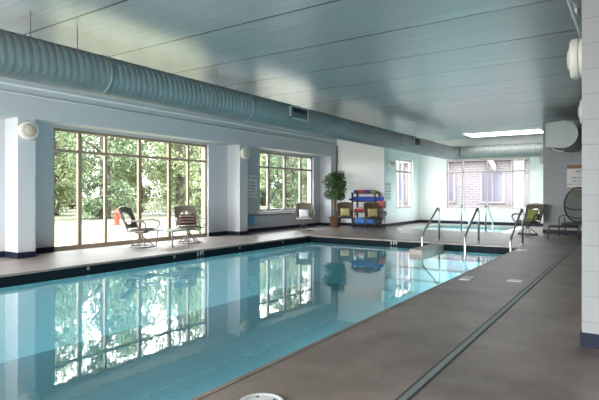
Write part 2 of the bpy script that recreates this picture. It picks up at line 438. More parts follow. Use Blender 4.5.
b = MB(); b.box(XW, XR-.2, YB, YB+.2, -.1, ZC)
struct(b.build('wall_middle', M['block_far']))
b = MB(); wall_along_y(b, XR-.2, XR, YB, YF+.2, -.1, ZC, [(18.50, 20.28, .66, 2.65)])
struct(b.build('wall_recess', M['block_y']))
b = MB()
b.box(XR, -6.64, YF, YF+.2, -.1, ZC); b.box(-3.39, XN+.4, YF, YF+.2, -.1, ZC)
b.box(-6.64, -3.39, YF, YF+.2, -.1, .66); b.box(-6.64, -3.39, YF, YF+.2, 2.67, ZC)
struct(b.build('wall_far', M['block_far']))
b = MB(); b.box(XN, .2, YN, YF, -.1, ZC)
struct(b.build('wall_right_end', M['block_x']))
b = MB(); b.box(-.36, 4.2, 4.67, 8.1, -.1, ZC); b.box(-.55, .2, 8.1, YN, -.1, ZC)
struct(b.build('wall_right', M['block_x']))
b = MB(); b.box(4.2, 4.4, -3.5, 4.67, -.1, ZC)
struct(b.build('wall_alcove', M['wall_mint']))
b = MB()                                   # glazed rear wall behind the viewer
b.box(-10.6, 4.4, -3.7, -3.5, -.1, .1); b.box(-10.6, 4.4, -3.7, -3.5, 3.0, ZC)
for x in (-10.6, -7.0, -3.4, .2): b.box(x, x+(.4 if x < .1 else 4.2 if x < 1 else .4), -3.7, -3.5, .1, 3.0)
struct(b.build('wall_rear', M['wall_mint']))

# ceiling
b = MB(); b.box(-10.62, 4.4, -3.7, YB+.2, ZC, ZC+.25); b.box(XR-.2, 4.4, YB+.2, YF+.2, ZC, ZC+.25)
struct(b.build('ceiling', M['ceiling']))

# baseboards
H = .115; t = .012
b = MB()
def bb(x0, x1, y0, y1): b.box(x0, x1, y0, y1, 0, H)
for (y0, y1) in [(-3.5, -1.6), (-1.25, -.45), (4.22, 4.98), (5.32, 5.98), (10.66, 11.48), (11.84, 16.90)]:
    bb(XW, XW+t, y0, y1)
for (y0, y1) in [(-1.6, -1.25), (4.98, 5.32), (11.48, 11.84), (16.90, YB)]:
    bb(XP, XP+t, y0-t, y1+(t if y1 < 17 else 0)); bb(XW, XP, y0-t, y0)
    if y1 < 17: bb(XW, XP, y1, y1+t)
struct(b.build('baseboard_left', M['base']))
b = MB(); bb(XP, XR, YB-t, YB); bb(XR, XR+t, YB-t, YF); bb(XR, XN, YF-t, YF)
struct(b.build('baseboard_far', M['base']))
b = MB(); bb(XN-t, -.55, YN-t, YN); bb(XN-t, XN, YN, YF-t); bb(-.36-t, 4.2, 4.67-t, 4.67); bb(-.36-t, -.36, 4.67, 8.1)
bb(-.55-t, -.55, 8.1-t, YN-t)
struct(b.build('baseboard_right', M['base']))

# ------------------------------------------------------------------ windows
def window(idx, axis, pos, a0, a1, z0, z1, mulls, transom, m, sgn=1, fr=.055, wide=None, sill=0, depth=.09):
    """axis 'Y': window in an X=pos wall spanning Y a0..a1 ; axis 'X': in a Y=pos wall"""
    b = MB()
    def bx(u0, u1, w0, w1, p0=0, p1=depth):
        P0, P1 = pos-sgn*p0, pos-sgn*p1
        if axis == 'Y': b.box(P0, P1, u0, u1, w0, w1, .004)
        else: b.box(u0, u1, P0, P1, w0, w1, .004)
    bx(a0, a1, z0, z0+fr+sill); bx(a0, a1, z1-fr, z1); bx(a0, a0+fr, z0, z1); bx(a1-fr, a1, z0, z1)
    for i, q in enumerate(mulls):
        w = (wide or {}).get(i, fr*.5); bx(q-w, q+w, z0+fr, z1-fr, .005, depth-.01)
    bx(a0+fr, a1-fr, transom-fr*.5, transom+fr*.5, .008, depth-.015)
    o = struct(b.build('window_%d' % idx, m))
    b = MB(); p = pos-sgn*depth*.5
    if axis == 'Y': b.quad((p, a0, z0), (p, a1, z0), (p, a1, z1), (p, a0, z1))
    else: b.quad((a0, p, z0), (a1, p, z0), (a1, p, z1), (a0, p, z1))
    b.build('window_pane', M['glass'], o)
    return o
S = XW-.07
window(1, 'Y', S, 5.98, 10.66, 0, 2.67, [6.64, 7.31, 8.29, 9.27, 9.95], 2.19, M['frame_tan'], fr=.06, wide={0: .045, 2: .045, 3: .045}, sill=.04)
window(2, 'Y', S, 13.07, 16.40, .66, 2.67, [13.65, 14.62, 15.63], 2.15, M['frame_grey'], fr=.07, wide={0: .05, 1: .05, 2: .05})
window(3, 'Y', XR-.07, 18.50, 20.28, .66, 2.65, [18.99, 19.46], 2.15, M['frame_grey'], fr=.06)
window(4, 'X', YF+.05, -6.64, -3.39, .66, 2.67, [-5.97, -5.01, -4.02], 2.15, M['frame_grey'], sgn=-1, fr=.05)
window(5, 'Y', S, -.45, 4.22, 0, 2.67, [.2, .9, 1.9, 2.9, 3.6], 2.19, M['frame_tan'], fr=.06)
for x0, i in ((-10.2, 6), (-6.6, 7), (-3.0, 8)):
    window(i, 'X', -3.55, x0, x0+3.2, .1, 3.0, [x0+1.07, x0+2.13], 2.3, M['frame_tan'], sgn=1, fr=.05)
b = MB(); b.box(XW-.05, XW+.06, 13.0, 16.47, .615, .66, .008)
struct(b.build('trim_2', M['base_white']))
b = MB()
for y in (13.35, 14.3): b.rod((XW-.02, y, .70), (XW+.04, y+.08, .70), .012).box(XW-.03, XW+.02, y-.07, y+.07, .66, .69, .005)
o = b.build('window_crank', M['steel']); o.parent = bpy.data.objects['window_2']

# ------------------------------------------------------------------ ducts
DX, DZ, DR = -6.24, 2.907, .274
root = empty('spiral_duct', (DX, 8, DZ - DR))
tag(root, 'long grey-green spiral air duct hung below the ceiling, turning at the far wall', 'duct')
b = MB(); prof = []
y = -3.4
while y < 20.2:
    prof += [(DR, y), (DR, y+.075), (DR+.0010, y+.082), (DR+.0010, y+.094), (DR, y+.10)]; y += .10
rings = []; n = 40
def ring(bm, c, r, u, v, n=40): return [bm.verts.new(c+u*math.cos(2*PI*k/n)*r+v*math.sin(2*PI*k/n)*r) for k in range(n)]
O = Vector((DX, 8, DZ-DR))
def sweep(b, items):
    rs = [ring(b.bm, c-O, r, u, v) for c, r, u, v in items]
    for a, d in zip(rs, rs[1:]):
        for k in range(40): b.bm.faces.new((a[k], a[(k+1) % 40], d[(k+1) % 40], d[k]))
    b.bm.faces.new(rs[0][::-1]); b.bm.faces.new(rs[-1])
ux, uy, uz = Vector((1, 0, 0)), Vector((0, 1, 0)), Vector((0, 0, 1))
sweep(b, [(Vector((DX, yy, DZ)), r, ux, uz) for r, yy in prof])
b.build('duct_run', M['duct'], root, smooth=True)
b = MB(); items = []
for k in range(13):
    a = k/12*PI/2; Rb = .36
    c = Vector((DX+Rb-Rb*math.cos(a), 20.2+Rb*math.sin(a), DZ)); u = ux*math.cos(a)-uy*math.sin(a)
    items.append((c, DR+.004 if k in (0, 12) else DR, u, uz))
sweep(b, items); b.build('elbow', M['duct'], root, smooth=True)
b = MB(); items = []; x = DX+.36
while x < XN+.0:
    for r, dx in ((DR-.01, 0), (DR-.01, .075), (DR-.004, .085), (DR-.004, .093)): items.append((Vector((x+dx, 20.56, DZ)), r, -uy, uz))
    x += .1
sweep(b, items); b.build('cross_run', M['duct'], root, smooth=True)
for yy in (4.3, 7.4, 10.2, 13.4, 14.6, 17.2, 18.6):
    b = MB(); sweep(b, [(Vector((DX, yy+d, DZ)), r, ux, uz) for d, r in ((-.03, DR+.004), (-.03, DR+.005), (.03, DR+.005), (.03, DR+.004))])
    b.build('joint_collar', M['duct'], root, smooth=True)
for (y0, y1) in ((8.55, 9.25), (15.6, 16.2)):
    b = MB(); f = b
    xs = DX+DR-.06-O.x
    Y0, Y1, Z0, Z1 = y0-O.y, y1-O.y, 2.82-O.z, 3.10-O.z
    b.box(xs-.05, xs+.075, Y0, Y0+.045, Z0, Z1).box(xs-.05, xs+.075, Y1-.03, Y1, Z0, Z1).box(xs-.05, xs+.075, Y0, Y1, Z0, Z0+.035).box(xs-.05, xs+.075, Y0, Y1, Z1-.03, Z1)
    g = b.build('air_grille', M['duct_end'], root)
    b = MB(); b.box(xs-.04, xs+.05, Y0+.045, Y1-.03, Z0+.035, Z1-.03)
    for k in range(9):
        yy = Y0+.08+k*(Y1-Y0-.15)/8; b.box(xs+.05, xs+.066, yy-.006, yy+.006, Z0+.035, Z1-.03)
    b.build('louvre', M['black'], g)
for yy in (3.31, 3.94, 6.67, 7.20, 10.2, 13.2, 16.4, 19.4):
    b = MB(); b.rod((0, yy-O.y, 2*DR-.01), (0, yy-O.y, ZC-O.z), .006 if yy > 5 else .008, n=8)
    b.build('hanger_rod', M['hanger'], root, smooth=True)
# end-capped duct on the right
CX, CZ, CR = -1.66, 2.885, .37
poly = [(CX+CR*math.cos(a), CZ+CR*math.sin(a)) for a in [PI/2-k/24*PI for k in range(25)]] + [(-2.07, CZ-.32), (-2.07, CZ+.31)]
root = empty('capped_duct', (CX, 15.5, CZ-CR)); tag(root, 'short grey duct with a blank rounded end cap at upper right end wall', 'duct')
b = MB(); b.prism([(u-CX, v-(CZ-CR)) for u, v in poly], 'Y', .02, YN-15.5-.03); b.build('duct_body', M['duct'], root)
b = MB(); b.prism([((u-CX)*1.02, (v-(CZ-CR)-.37)*1.02+.37) for u, v in poly], 'Y', -.01, .02); b.build('end_cap', M['duct_end'], root)
b = MB(); b.tube([(-.27, .35, 0-.02), (-.1, .1, -.08), (.02, -.02, -.1)], .016); b.rod((-.27, .35, -.02), (-.27, .35, .06), .014)
b.build('support_bracket', M['base_white'], root)
# wall conduit
b = MB(); b.tube([(-.62, -3.4, 3.42), (-.62, 17.4, 3.42)], .022, n=10)
for y in range(-2, 18, 3): b.box(-.65, -.59, y-.02, y+.02, 3.42, ZC)
tag(b.build('ceiling_conduit', M['conduit'], smooth=True), 'thin pale conduit running under the ceiling along the right wall', 'conduit')
b = MB(); b.tube([(XP+.05, -3.4, 3.16), (XP+.05, YB-.05, 3.16)], .018, n=8)
for y in range(-2, 17, 3): b.box(XP, XP+.06, y-.02, y+.02, 3.14, 3.19)
tag(b.build('wall_conduit', M['conduit'], smooth=True), 'thin pale conduit running along the beam above the left windows', 'conduit')
b = MB(); b.tube([(XP+.04, YB-.05, 3.14), (XP+.04, YB-.05, 2.5), (XP+.0, YB-.05, 1.9)], .02, n=8)
tag(b.build('drop_conduit', M['dark_metal'], smooth=True), 'dark vertical conduit in the corner above the potted tree', 'conduit')

# added glowing panel, placed on the bright ceiling patch to brighten the far end
r = empty('ceiling_glow_panel', (-4.0, 19.5, ZC)); tag(r, 'wide glowing panel added on the ceiling above the spa to brighten the far end', 'glow panel')
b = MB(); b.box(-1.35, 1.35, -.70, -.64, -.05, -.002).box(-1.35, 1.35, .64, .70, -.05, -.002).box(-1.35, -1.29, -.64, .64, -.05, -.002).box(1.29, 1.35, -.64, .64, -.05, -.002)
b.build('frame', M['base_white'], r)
em = bpy.data.materials.new('panel_glow'); em.use_nodes = True; pb = em.node_tree.nodes['Principled BSDF']
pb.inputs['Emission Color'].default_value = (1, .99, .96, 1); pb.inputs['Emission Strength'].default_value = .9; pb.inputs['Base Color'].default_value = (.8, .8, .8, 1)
b = MB(); b.box(-1.29, 1.29, -.64, .64, -.035, -.002); b.build('glow_face', em, r)

# ------------------------------------------------------------------ sconces (round drum lights)
def sconce():
    r = empty('wall_sconce')
    mt = Matrix.Rotation(PI/2, 4, 'Y')
    b = MB(); b.lathe([(0, 0), (.165, 0), (.175, .01), (.175, .055), (.165, .06), (0, .06)], mtx=mt, n=40); b.build('back_drum', M['white_plastic'], r, smooth=True)
    b = MB(); b.lathe([(.12, .06), (.178, .062), (.182, .075), (.178, .115), (.16, .13), (.122, .13), (.12, .12)], mtx=mt, n=40); b.build('ring', M['white_plastic'], r, smooth=True)
    b = MB(); b.lathe([(.122, .10), (.11, .135), (.07, .155), (0, .162)], mtx=mt, n=40); b.build('lens', M['lens'], r, smooth=True)
    return r
s0 = sconce()
spots = [((XP, 5.15, 2.47), 0, 'round white wall light on the pillar left of the tall window'),
         ((XP, 11.66, 2.47), 0, 'round white wall light on the pillar between the two left windows'),
         ((-.36, 5.2, 2.47), PI, 'large round white wall light projecting beside the near right block wall, nearest one'),
         ((-.55, 8.55, 2.47), PI, 'round white wall light on the right wall just above the capped duct'),
         ((XN+.0, 17.85, 2.40), PI, 'small round wall light on the edge by the far window')]
for i, (p, rz, lab) in enumerate(spots):
    o = s0 if i == 0 else copy_tree(s0)
    o.location = p; o.rotation_euler = (0, 0, rz); tag(o, lab, 'wall light', 'round wall lights')
# pointed fitting on the recess wall
r = empty('emergency_light', (XR, 17.78, 2.30)); tag(r, 'white twin-headed wall fitting above the notice, left of the side window', 'wall light')
b = MB(); b.rbox(.04, 0, 0, .08, .14, .3, bevel=.02); b.build('housing', M['white_plastic'], r, smooth=True)
for s in (-1, 1):
    b = MB(); b.lathe([(.04, 0), (.09, .05), (.095, .10), (.07, .11), (0, .1)], c=(.06, s*.12, .07), mtx=Matrix.Rotation(PI/2-.4, 4, 'Y'), n=20); b.build('lamp_head', M['paper'], r, smooth=True)
b = MB(); b.rod((.04, 0, -.14), (.03, 0, -.26), .035, .008); b.build('lower_tip', M['conduit'], r, smooth=True)

# ------------------------------------------------------------------ handrails
def rail(name, x, y_deck, y_pool, z_top, z_base, y_top, label, cat='handrail', group=None, zb=0):
    r = empty(name, (x, y_deck, 0)); tag(r, label, cat, group)
    R = .024; pts = [(0, 0, zb)]
    L = y_top-y_deck; zt = z_top
    pts += [(0, 0, zt-.16)]
    for k in range(1, 9):
        a = k/8*2.4; pts.append((0, (-.12+.12*math.cos(a)) * (1 if L < 0 else -1), zt-.12+.12*math.sin(a) - .03*0))
    sg = -1 if y_pool < y_deck else 1
    yp = y_pool-y_deck
    pts.append((0, yp-sg*.04, .24)); pts.append((0, yp, .16)); pts.append((0, yp, z_base))
    b = MB(); b.tube(pts, R, n=14); b.build('rail_tube', M['steel'], r, smooth=True)
    b = MB(); b.lathe([(0, 0), (.055, 0), (.055, .008), (.03, .016), (0, .016)], n=24); b.build('escutcheon', M['steel'], r, smooth=True)
    return r
rail('pool_handrail', -4.38, 13.30, 12.0, .86, -.9, 13.0, 'left of the three steel handrails arching down into the pool', group='pool stair handrails')
rail('pool_handrail', -3.42, 13.58, 12.3, .86, -.9, 13.1, 'middle of the three steel handrails arching down into the pool', group='pool stair handrails')
rail('pool_handrail', -2.32, 13.42, 12.0, .86, -.9, 13.1, 'right steel handrail by the pool corner, nearest the green-pillow chair', group='pool stair handrails')
rail('spa_handrail', -4.78, 16.78, 17.75, .88, -.5, 16.9, 'left steel handrail at the near edge of the spa', group='spa handrails')
rail('spa_handrail', -4.02, 16.85, 17.85, .88, -.5, 17.0, 'right steel handrail at the near edge of the spa', group='spa handrails')

# ------------------------------------------------------------------ deck fittings
r = empty('trench_drain', (-1.165, 0, 0)); tag(r, 'long slotted trench drain strip running along the right deck', 'drain')
b = MB(); b.box(-.036, -.022, -3.2, 14.6, -.01, .004).box(.022, .036, -3.2, 14.6, -.01, .004); b.build('edge_rail', M['grate_dark'], r)
b = MB(); b.box(-.022, .022, -3.2, 14.6, -.01, .003)
b.build('grating', M['grate'], r)
r = empty('skimmer_lid', (-1.84, 2.34, 0)); tag(r, 'round white skimmer lid with finger holes, on the deck at bottom of the picture', 'lid')
b = MB(); b.lathe([(0, .006), (.115, .006), (.118, .009), (.135, .009), (.14, 0)], n=48); b.build('cover', M['lid'], r, smooth=True)
b = MB(); b.lathe([(.095, .0062), (.1, .0085), (.105, .0062)], n=48); b.build('rim_groove', M['conduit'], r, smooth=True)
for a in (.75, 2.2):
    b = MB(); b.lathe([(0, .0085), (.009, .0085), (.01, .006)], c=(.085*math.cos(a+.3), .085*math.sin(a+.3), 0), n=12); b.build('finger_hole', M['ink'], r)
def plate(x, y, w, d, rz, label, nm='deck_plate', m='lid'):
    b = MB(); b.box(-w/2, w/2, -d/2, d/2, 0, .008, .003); o = b.build(nm, M[m]); o.location = (x, y, 0); o.rotation_euler = (0, 0, rz)
    tag(o, label, 'deck plate', 'white deck plates'); return o
plate(-2.05, 7.5, .15, .36, 0, 'pale square access plate on the deck nearest the pool edge')
plate(-1.42, 7.66, .20, .18, .0, 'white rectangular plate on the deck between pool edge and drain strip')
plate(-2.05, 11.9, .22, .35, 0, 'small pale plate on the deck at the far pool corner')
def marker(body, loc, rot, label, size=.12, w=.0):
    r = empty('depth_marker', loc); tag(r, label, 'depth marker', 'pool depth markers'); r.rotation_euler = rot
    for word, dx in zip(body.split(' '), (-.6*size, .45*size)):
        o = text_obj('lettering', word, size, (0, 0, 0), (0, 0, 0), M['tile_white'], None, .001)
        o.parent = r; o.location = (dx, 0, .002)
    return r
marker('5 FT', (PX0+.013, 8.05, -.09), (PI/2, 0, PI/2), 'white depth lettering on the dark tile below the swivel chairs')
marker('3 FT', (-5.4, PY1-.013, -.09), (PI/2, 0, 0), 'white depth lettering on the far pool tile left of the ledge')
fx = []
for y in (1.5, 3.4, 5.3, 7.3, 9.4, 11.2):
    r = MB(); r.lathe([(0, 0), (.025, .002), (.03, 0)], mtx=Matrix.Rotation(PI/2, 4, 'Y'), n=16)
    o = r.build('tile_jet', M['grate']); o.location = (PX0+.012, y, -.08); o.parent = pool

# ------------------------------------------------------------------ furniture
def swivel_chair(pedestal=True, back='sling', seatm='cushion_dark', metal='taupe_metal'):
    r = empty('swivel_chair' if pedestal else 'patio_chair')
    mt = M[metal]
    if pedestal:
        b = MB(); b.tube([(.27*math.cos(a), .27*math.sin(a), .014) for a in [k/36*2*PI for k in range(36)]], .013, n=8, closed=True)
        b.build('base_ring', mt, r, smooth=True)
        for k in range(4):
            a = k*PI/2+PI/4; c, s = math.cos(a), math.sin(a)
            b = MB(); b.tube([(.27*c, .27*s, .016), (.19*c, .19*s, .075), (.10*c, .10*s, .16), (.02*c, .02*s, .24)], .012, n=8); b.build('leg', mt, r, smooth=True)
        b = MB(); b.rod((0, 0, .2), (0, 0, .33), .028, .022, 16).rbox(0, 0, .335, .24, .20, .03, bevel=.008); b.build('pedestal', mt, r, smooth=True)
    else:
        for sx in (-1, 1):
            b = MB(); b.tube([(sx*.27, .27, .60), (sx*.28, .28, .35), (sx*.27, .30, .012)], [.013, .014, .012], n=8); b.build('leg', mt, r, smooth=True)
            b = MB(); b.tube([(sx*.25, -.24, .40), (sx*.26, -.30, .2), (sx*.27, -.36, .012)], [.014, .014, .012], n=8); b.build('leg', mt, r, smooth=True)
            b = MB(); b.tube([(sx*.27, .27, .13), (sx*.27, .0, .09), (sx*.265, -.30, .14)], .008, n=6); b.build('stretcher', mt, r, smooth=True)
    # seat frame, pan
    b = MB(); loop = []
    for k in range(32):
        a = k/32*2*PI; c, s = math.cos(a), math.sin(a)
        loop.append((.27*math.copysign(abs(c)**.5, c), .25*math.copysign(abs(s)**.5, s)+.01, .375+.012*s))
    b.tube(loop, .016, n=8, closed=True); b.build('seat_frame', mt, r, smooth=True)
    b = MB(); nx, ny = 8, 8; g = {}
    for i in range(nx+1):
        for j in range(ny+1):
            u, v = i/nx*2-1, j/ny*2-1
            for lay in (0, 1):
                edge = (1-u**6)*(1-v**6)
                z = .385+(.055*edge if lay else -.012)+.012*v
                g[i, j, lay] = b.bm.verts.new((u*.25, v*.235+.01, z))
    for i in range(nx):
        for j in range(ny):
            b.bm.faces.new([g[i, j, 1], g[i+1, j, 1], g[i+1, j+1, 1], g[i, j+1, 1]])
            b.bm.faces.new([g[i, j, 0], g[i, j+1, 0], g[i+1, j+1, 0], g[i+1, j, 0]])
    for i in range(nx):
        b.bm.faces.new([g[i, 0, 0], g[i+1, 0, 0], g[i+1, 0, 1], g[i, 0, 1]]); b.bm.faces.new([g[i, ny, 1], g[i+1, ny, 1], g[i+1, ny, 0], g[i, ny, 0]])
    for j in range(ny):
        b.bm.faces.new([g[0, j, 1], g[0, j+1, 1], g[0, j+1, 0], g[0, j, 0]]); b.bm.faces.new([g[nx, j, 0], g[nx, j+1, 0], g[nx, j+1, 1], g[nx, j, 1]])
    b.build('seat_cushion', M[seatm], r, smooth=True)
    # back: leaning panel with arched top
    def bp(u, h, off=0):          # u -1..1, h 0..1 ; lean back (front is +Y)
        y = -.235-.17*h-.02*h*h+.05*(1-u*u)*-1+off
        wdt = .235+.02*h
        return Vector((u*wdt, y, .43+.46*h+(.045*(1-u*u) if h > .99 else 0)*1))
    b = MB(); pts = [(-.24, -.20, .38)]+[bp(-1, h/6) for h in range(0, 7)]+[bp(u, 1) for u in (-.85, -.6, -.3, 0, .3, .6, .85)]+[bp(1, h/6) for h in range(6, -1, -1)]+[(.24, -.20, .38)]
    b.tube(pts, .014, n=8); b.tube([bp(u, .02) for u in (-1, -.5, 0, .5, 1)], .011, n=8)
    bf = b.build('back_frame', mt, r, smooth=True)
    b = MB(); N = 10; g = {}
    for i in range(N+1):
        for j in range(N+1):
            u = i/N*2-1; h = j/N
            for lay in (0, 1):
                p = bp(u*.96, .03+h*.96, .006 if lay else -.006)
                if j == N: p.z += .03*(1-u*u)
                g[i, j, lay] = b.bm.verts.new(p)
    hole = (lambda i, j: 2 <= i <= 7 and 2 <= j <= 7 and not (i in (2, 7) and j in (2, 7))) if back == 'sling' else (lambda i, j: False)
    for i in range(N):
        for j in range(N):
            if hole(i, j): continue
            b.bm.faces.new([g[i, j, 1], g[i+1, j, 1], g[i+1, j+1, 1], g[i, j+1, 1]])
            b.bm.faces.new([g[i, j, 0], g[i, j+1, 0], g[i+1, j+1, 0], g[i+1, j, 0]])
    b.build('backrest', M['sling'] if back == 'sling' else M[back], r, smooth=True)
    if back == 'sling':
        b = MB(); b.tube([bp(.62*math.cos(a), .5+.32*math.sin(a)) for a in [k/28*2*PI for k in range(28)]], .012, n=8, closed=True)
        b.build('ring_ornament', mt, r, smooth=True)
    for sx in (-1, 1):
        b = MB(); b.tube([bp(sx, .36), (sx*.30, -.12, .61), (sx*.32, .08, .625), (sx*.325, .22, .60), (sx*.315, .265, .54), (sx*.29, .24, .46), (sx*.265, .20, .385)], [.014, .018, .024, .024, .018, .014, .014], n=8)
        b.build('armrest', mt, r, smooth=True)
    return r
def pillow(m, w=.36, h=.30, th=.10):
    b = MB(); N = 10; g = {}
    for i in range(N+1):
        for j in range(N+1):
            u, v = i/N*2-1, j/N*2-1; e = max(0, (1-u**4)*(1-v**4))**.6; sq = 1-.06*(u*u+v*v-2*u*u*v*v)
            for lay in (0, 1): g[i, j, lay] = b.bm.verts.new((u*w/2*sq, (1 if lay else -1)*th/2*e, v*h/2*sq+h/2)) if (0 < i < N and 0 < j < N) or lay == 0 else None
            if g[i, j, 1] is None: g[i, j, 1] = g[i, j, 0]
    for i in range(N):
        for j in range(N):
            for lay in (0, 1):
                q = [g[i, j, lay], g[i+1, j, lay], g[i+1, j+1, lay], g[i, j+1, lay]]
                b.bm.faces.new(q if lay == 0 else q[::-1])
    return b.build('throw_pillow', M[m], smooth=True)
def put_pillow(m, chair, label, w=.36, h=.30, dy=-.20, dz=.44, group='throw pillows', tilt=.36, dx=0):
    p = pillow(m, w, h); rz = chair.rotation_euler.z
    c, s = math.cos(rz), math.sin(rz); loc = chair.location+Vector((dx*c-dy*s, dx*s+dy*c, dz))
    p.location = loc; p.rotation_euler = (tilt, 0, rz); tag(p, label, 'pillow', group); return p
R_ = math.radians
cA = swivel_chair(); cA.location = (-9.62, 7.72, 0); cA.rotation_euler.z = R_(-66)
tag(cA, 'bronze swivel patio chair in side view, left of the low table by the tall window', 'chair', 'patio chairs around the pool')
cB = copy_tree(cA); cB.location = (-9.45, 9.06, 0); cB.rotation_euler.z = R_(-118)
tag(cB, 'bronze swivel patio chair with a dark striped pillow, right of the small table', 'chair', 'patio chairs around the pool')
cC = swivel_chair(True, 'pillow_yellow', 'cushion_pale'); 
for ch in [k for k in bpy.data.objects if k.parent == cC and k.name.startswith('backrest')]: ch.data.materials[0] = M['sling']
cC.location = (-9.35, 14.25, 0); cC.rotation_euler.z = R_(-146)
tag(cC, 'patio chair with pale grey seat and white pillow below the second window', 'chair', 'patio chairs around the pool')
cD = swivel_chair(False, 'sling_brown', 'cushion_dark', 'dark_metal'); cD.location = (-8.60, 15.80, 0); cD.rotation_euler.z = R_(-150)
tag(cD, 'dark patio chair with yellow pillow beside the potted tree', 'chair', 'patio chairs around the pool')
cE = copy_tree(cD); cE.location = (-7.55, 15.95, 0); cE.rotation_euler.z = R_(-143)
tag(cE, 'dark patio chair with yellow pillow in front of the blue shelf rack, right one', 'chair', 'patio chairs around the pool')
cF = swivel_chair(True, 'sling', 'cushion_dark', 'dark_metal'); cF.location = (-2.72, 16.6, 0); cF.rotation_euler.z = R_(158)
tag(cF, 'dark swivel patio chair with a lime green pillow by the end wall', 'chair', 'patio chairs around the pool')
for ch in (cA, cB, cC, cD, cE, cF): ch.scale = (1.12, 1.04, 1.0)
# striped pillow on chair B
p = put_pillow('cushion_dark', cB, 'dark brown striped pillow on the right-hand swivel chair', .40, .30)
b = MB()
for k in range(3): b.box(-.19, .19, -.056, .056, .055+.08*k, .072+.08*k, .008)
o = b.build('stripe', M['pink_cloth'], p)
put_pillow('base_white', cC, 'white pillow on the pale chair below the second window', .34, .28)
put_pillow('pillow_yellow', cD, 'straw yellow pillow on the chair beside the potted tree')
put_pillow('pillow_yellow', cE, 'straw yellow pillow on the chair before the shelf rack, right one')
put_pillow('pillow_green', cF, 'lime green pillow on the dark chair by the end wall', .36, .34)

def side_table(w, d, h, top='table_glass'):
    r = empty('side_table')
    b = MB(); b.box(-w/2, w/2, -d/2, d/2, h-.02, h, .006); b.build('table_top', M[top], r)
    b = MB(); b.tube([(w/2-.01, -d/2+.01, h-.03), (w/2-.01, d/2-.01, h-.03), (-w/2+.01, d/2-.01, h-.03), (-w/2+.01, -d/2+.01, h-.03)], .012, n=8, closed=True); b.build('apron', M['taupe_metal'], r)
    for sx in (-1, 1):
        for sy in (-1, 1):
            b = MB(); b.tube([(sx*(w/2-.03), sy*(d/2-.03), h-.02), (sx*(w/2-.02), sy*(d/2-.02), h*.5), (sx*(w/2), sy*(d/2), .008)], .012, n=8); b.build('leg', M['taupe_metal'], r, smooth=True)
    return r
t1 = side_table(.48, .62, .40); t1.location = (-9.16, 8.24, 0); t1.rotation_euler.z = R_(10)
tag(t1, 'low rectangular side table between the two swivel chairs', 'table')
# low bench by the right wall
r = empty('ottoman', (-1.62, 15.35, 0), R_(8)); tag(r, 'low dark metal footstool with four legs beside the round-backed lounge chair', 'footstool')
b = MB(); b.rbox(0, 0, .36, .72, .48, .05, bevel=.02); b.build('sling_top', M['black'], r, smooth=True)
b = MB(); b.tube([(.36, -.24, .36), (.36, .24, .36), (-.36, .24, .36), (-.36, -.24, .36)], .016, n=8, closed=True); b.build('frame', M['dark_metal'], r)
for sx in (-1, 1):
    for sy in (-1, 1):
        b = MB(); b.tube([(sx*.35, sy*.23, .36), (sx*.37, sy*.24, .2), (sx*.38, sy*.25, .008)], .013, n=8); b.build('leg', M['dark_metal'], r, smooth=True)
# round-backed lounge chair
r = empty('lounge_chair', (-1.44, 16.45, 0), R_(172)); tag(r, 'tall round-backed dark lounge chair half hidden by the near block wall', 'chair')
b = MB(); oval = [(.36*math.cos(a), -.32-.10*math.sin(a), .93+.50*math.sin(a)) for a in [k/40*2*PI for k in range(40)]]
b.tube(oval, .022, n=8, closed=True); b.build('back_frame', M['black'], r, smooth=True)
b = MB(); c0 = b.bm.verts.new((0, -.33, .93)); rg = [b.bm.verts.new((.34*math.cos(a), -.325-.10*math.sin(a), .93+.48*math.sin(a))) for a in [k/40*2*PI for k in range(40)]]
for k in range(40): b.bm.faces.new((c0, rg[k], rg[(k+1) % 40]))
bmesh.ops.solidify(b.bm, geom=b.bm.faces[:], thickness=.012)
b.build('back_sling', M['cushion_pale'] if False else M['grate'], r)
b = MB(); b.rbox(0, -.33, 1.27, .44, .05, .16, bevel=.02, rot=(.2, 0, 0)); b.build('head_pad', M['pot'] if False else M['sling'], r, smooth=True)
b = MB(); b.tube([(-.33, -.29, .85), (-.15, -.25, .78), (.15, -.25, .78), (.33, -.29, .85)], .016, n=8); b.tube([(-.32, -.25, .6), (0, -.2, .52), (.32, -.25, .6)], .014, n=8); b.build('back_strap', M['black'], r, smooth=True)
b = MB(); b.rbox(0, .02, .38, .6, .56, .06, bevel=.025); b.build('seat', M['black'], r, smooth=True)
for sx in (-1, 1):
    b = MB(); b.tube([(sx*.34, -.28, .62), (sx*.36, .0, .60), (sx*.36, .26, .56), (sx*.34, .3, .38), (sx*.34, .32, .01)], .015, n=8); b.build('front_leg', M['black'], r, smooth=True)
    b = MB(); b.tube([(sx*.33, -.24, .55), (sx*.33, -.28, .3), (sx*.34, -.36, .01)], .015, n=8); b.build('rear_leg', M['black'], r, smooth=True)

# ------------------------------------------------------------------ shelf rack with pool gear
rk = empty('shelf_rack', (-8.38, 16.98, 0)); tag(rk, 'black utility shelf rack with pool floats against the far white wall', 'shelf rack')
for sx in (-1, 1):
    for sy in (-1, 1):
        b = MB(); b.box(sx*.46-.028, sx*.46+.028, sy*.2-.028, sy*.2+.028, 0, 1.30, .005); b.build('post', M['black'], rk)
for z in (.12, .58, .98, 1.28):
    b = MB(); b.box(-.50, .50, -.23, .23, z-.03, z, .008)
    for k in range(6): b.box(-.45, .45, -.20+.07*k, -.17+.07*k, z, z+.006)
    b.build('shelf', M['black'], rk)
def foam(nm, x, y, z, w, d, h, m, label, cat, rot=0, group=None):
    b = MB(); b.rbox(0, 0, h/2, w, d, h, bevel=min(w, d, h)*.25); o = b.build(nm, M[m], smooth=True)
    o.location = (x, y, z); o.rotation_euler = (0, 0, rot); tag(o, label, cat, group); return o
RX, RY = -8.38, 16.98
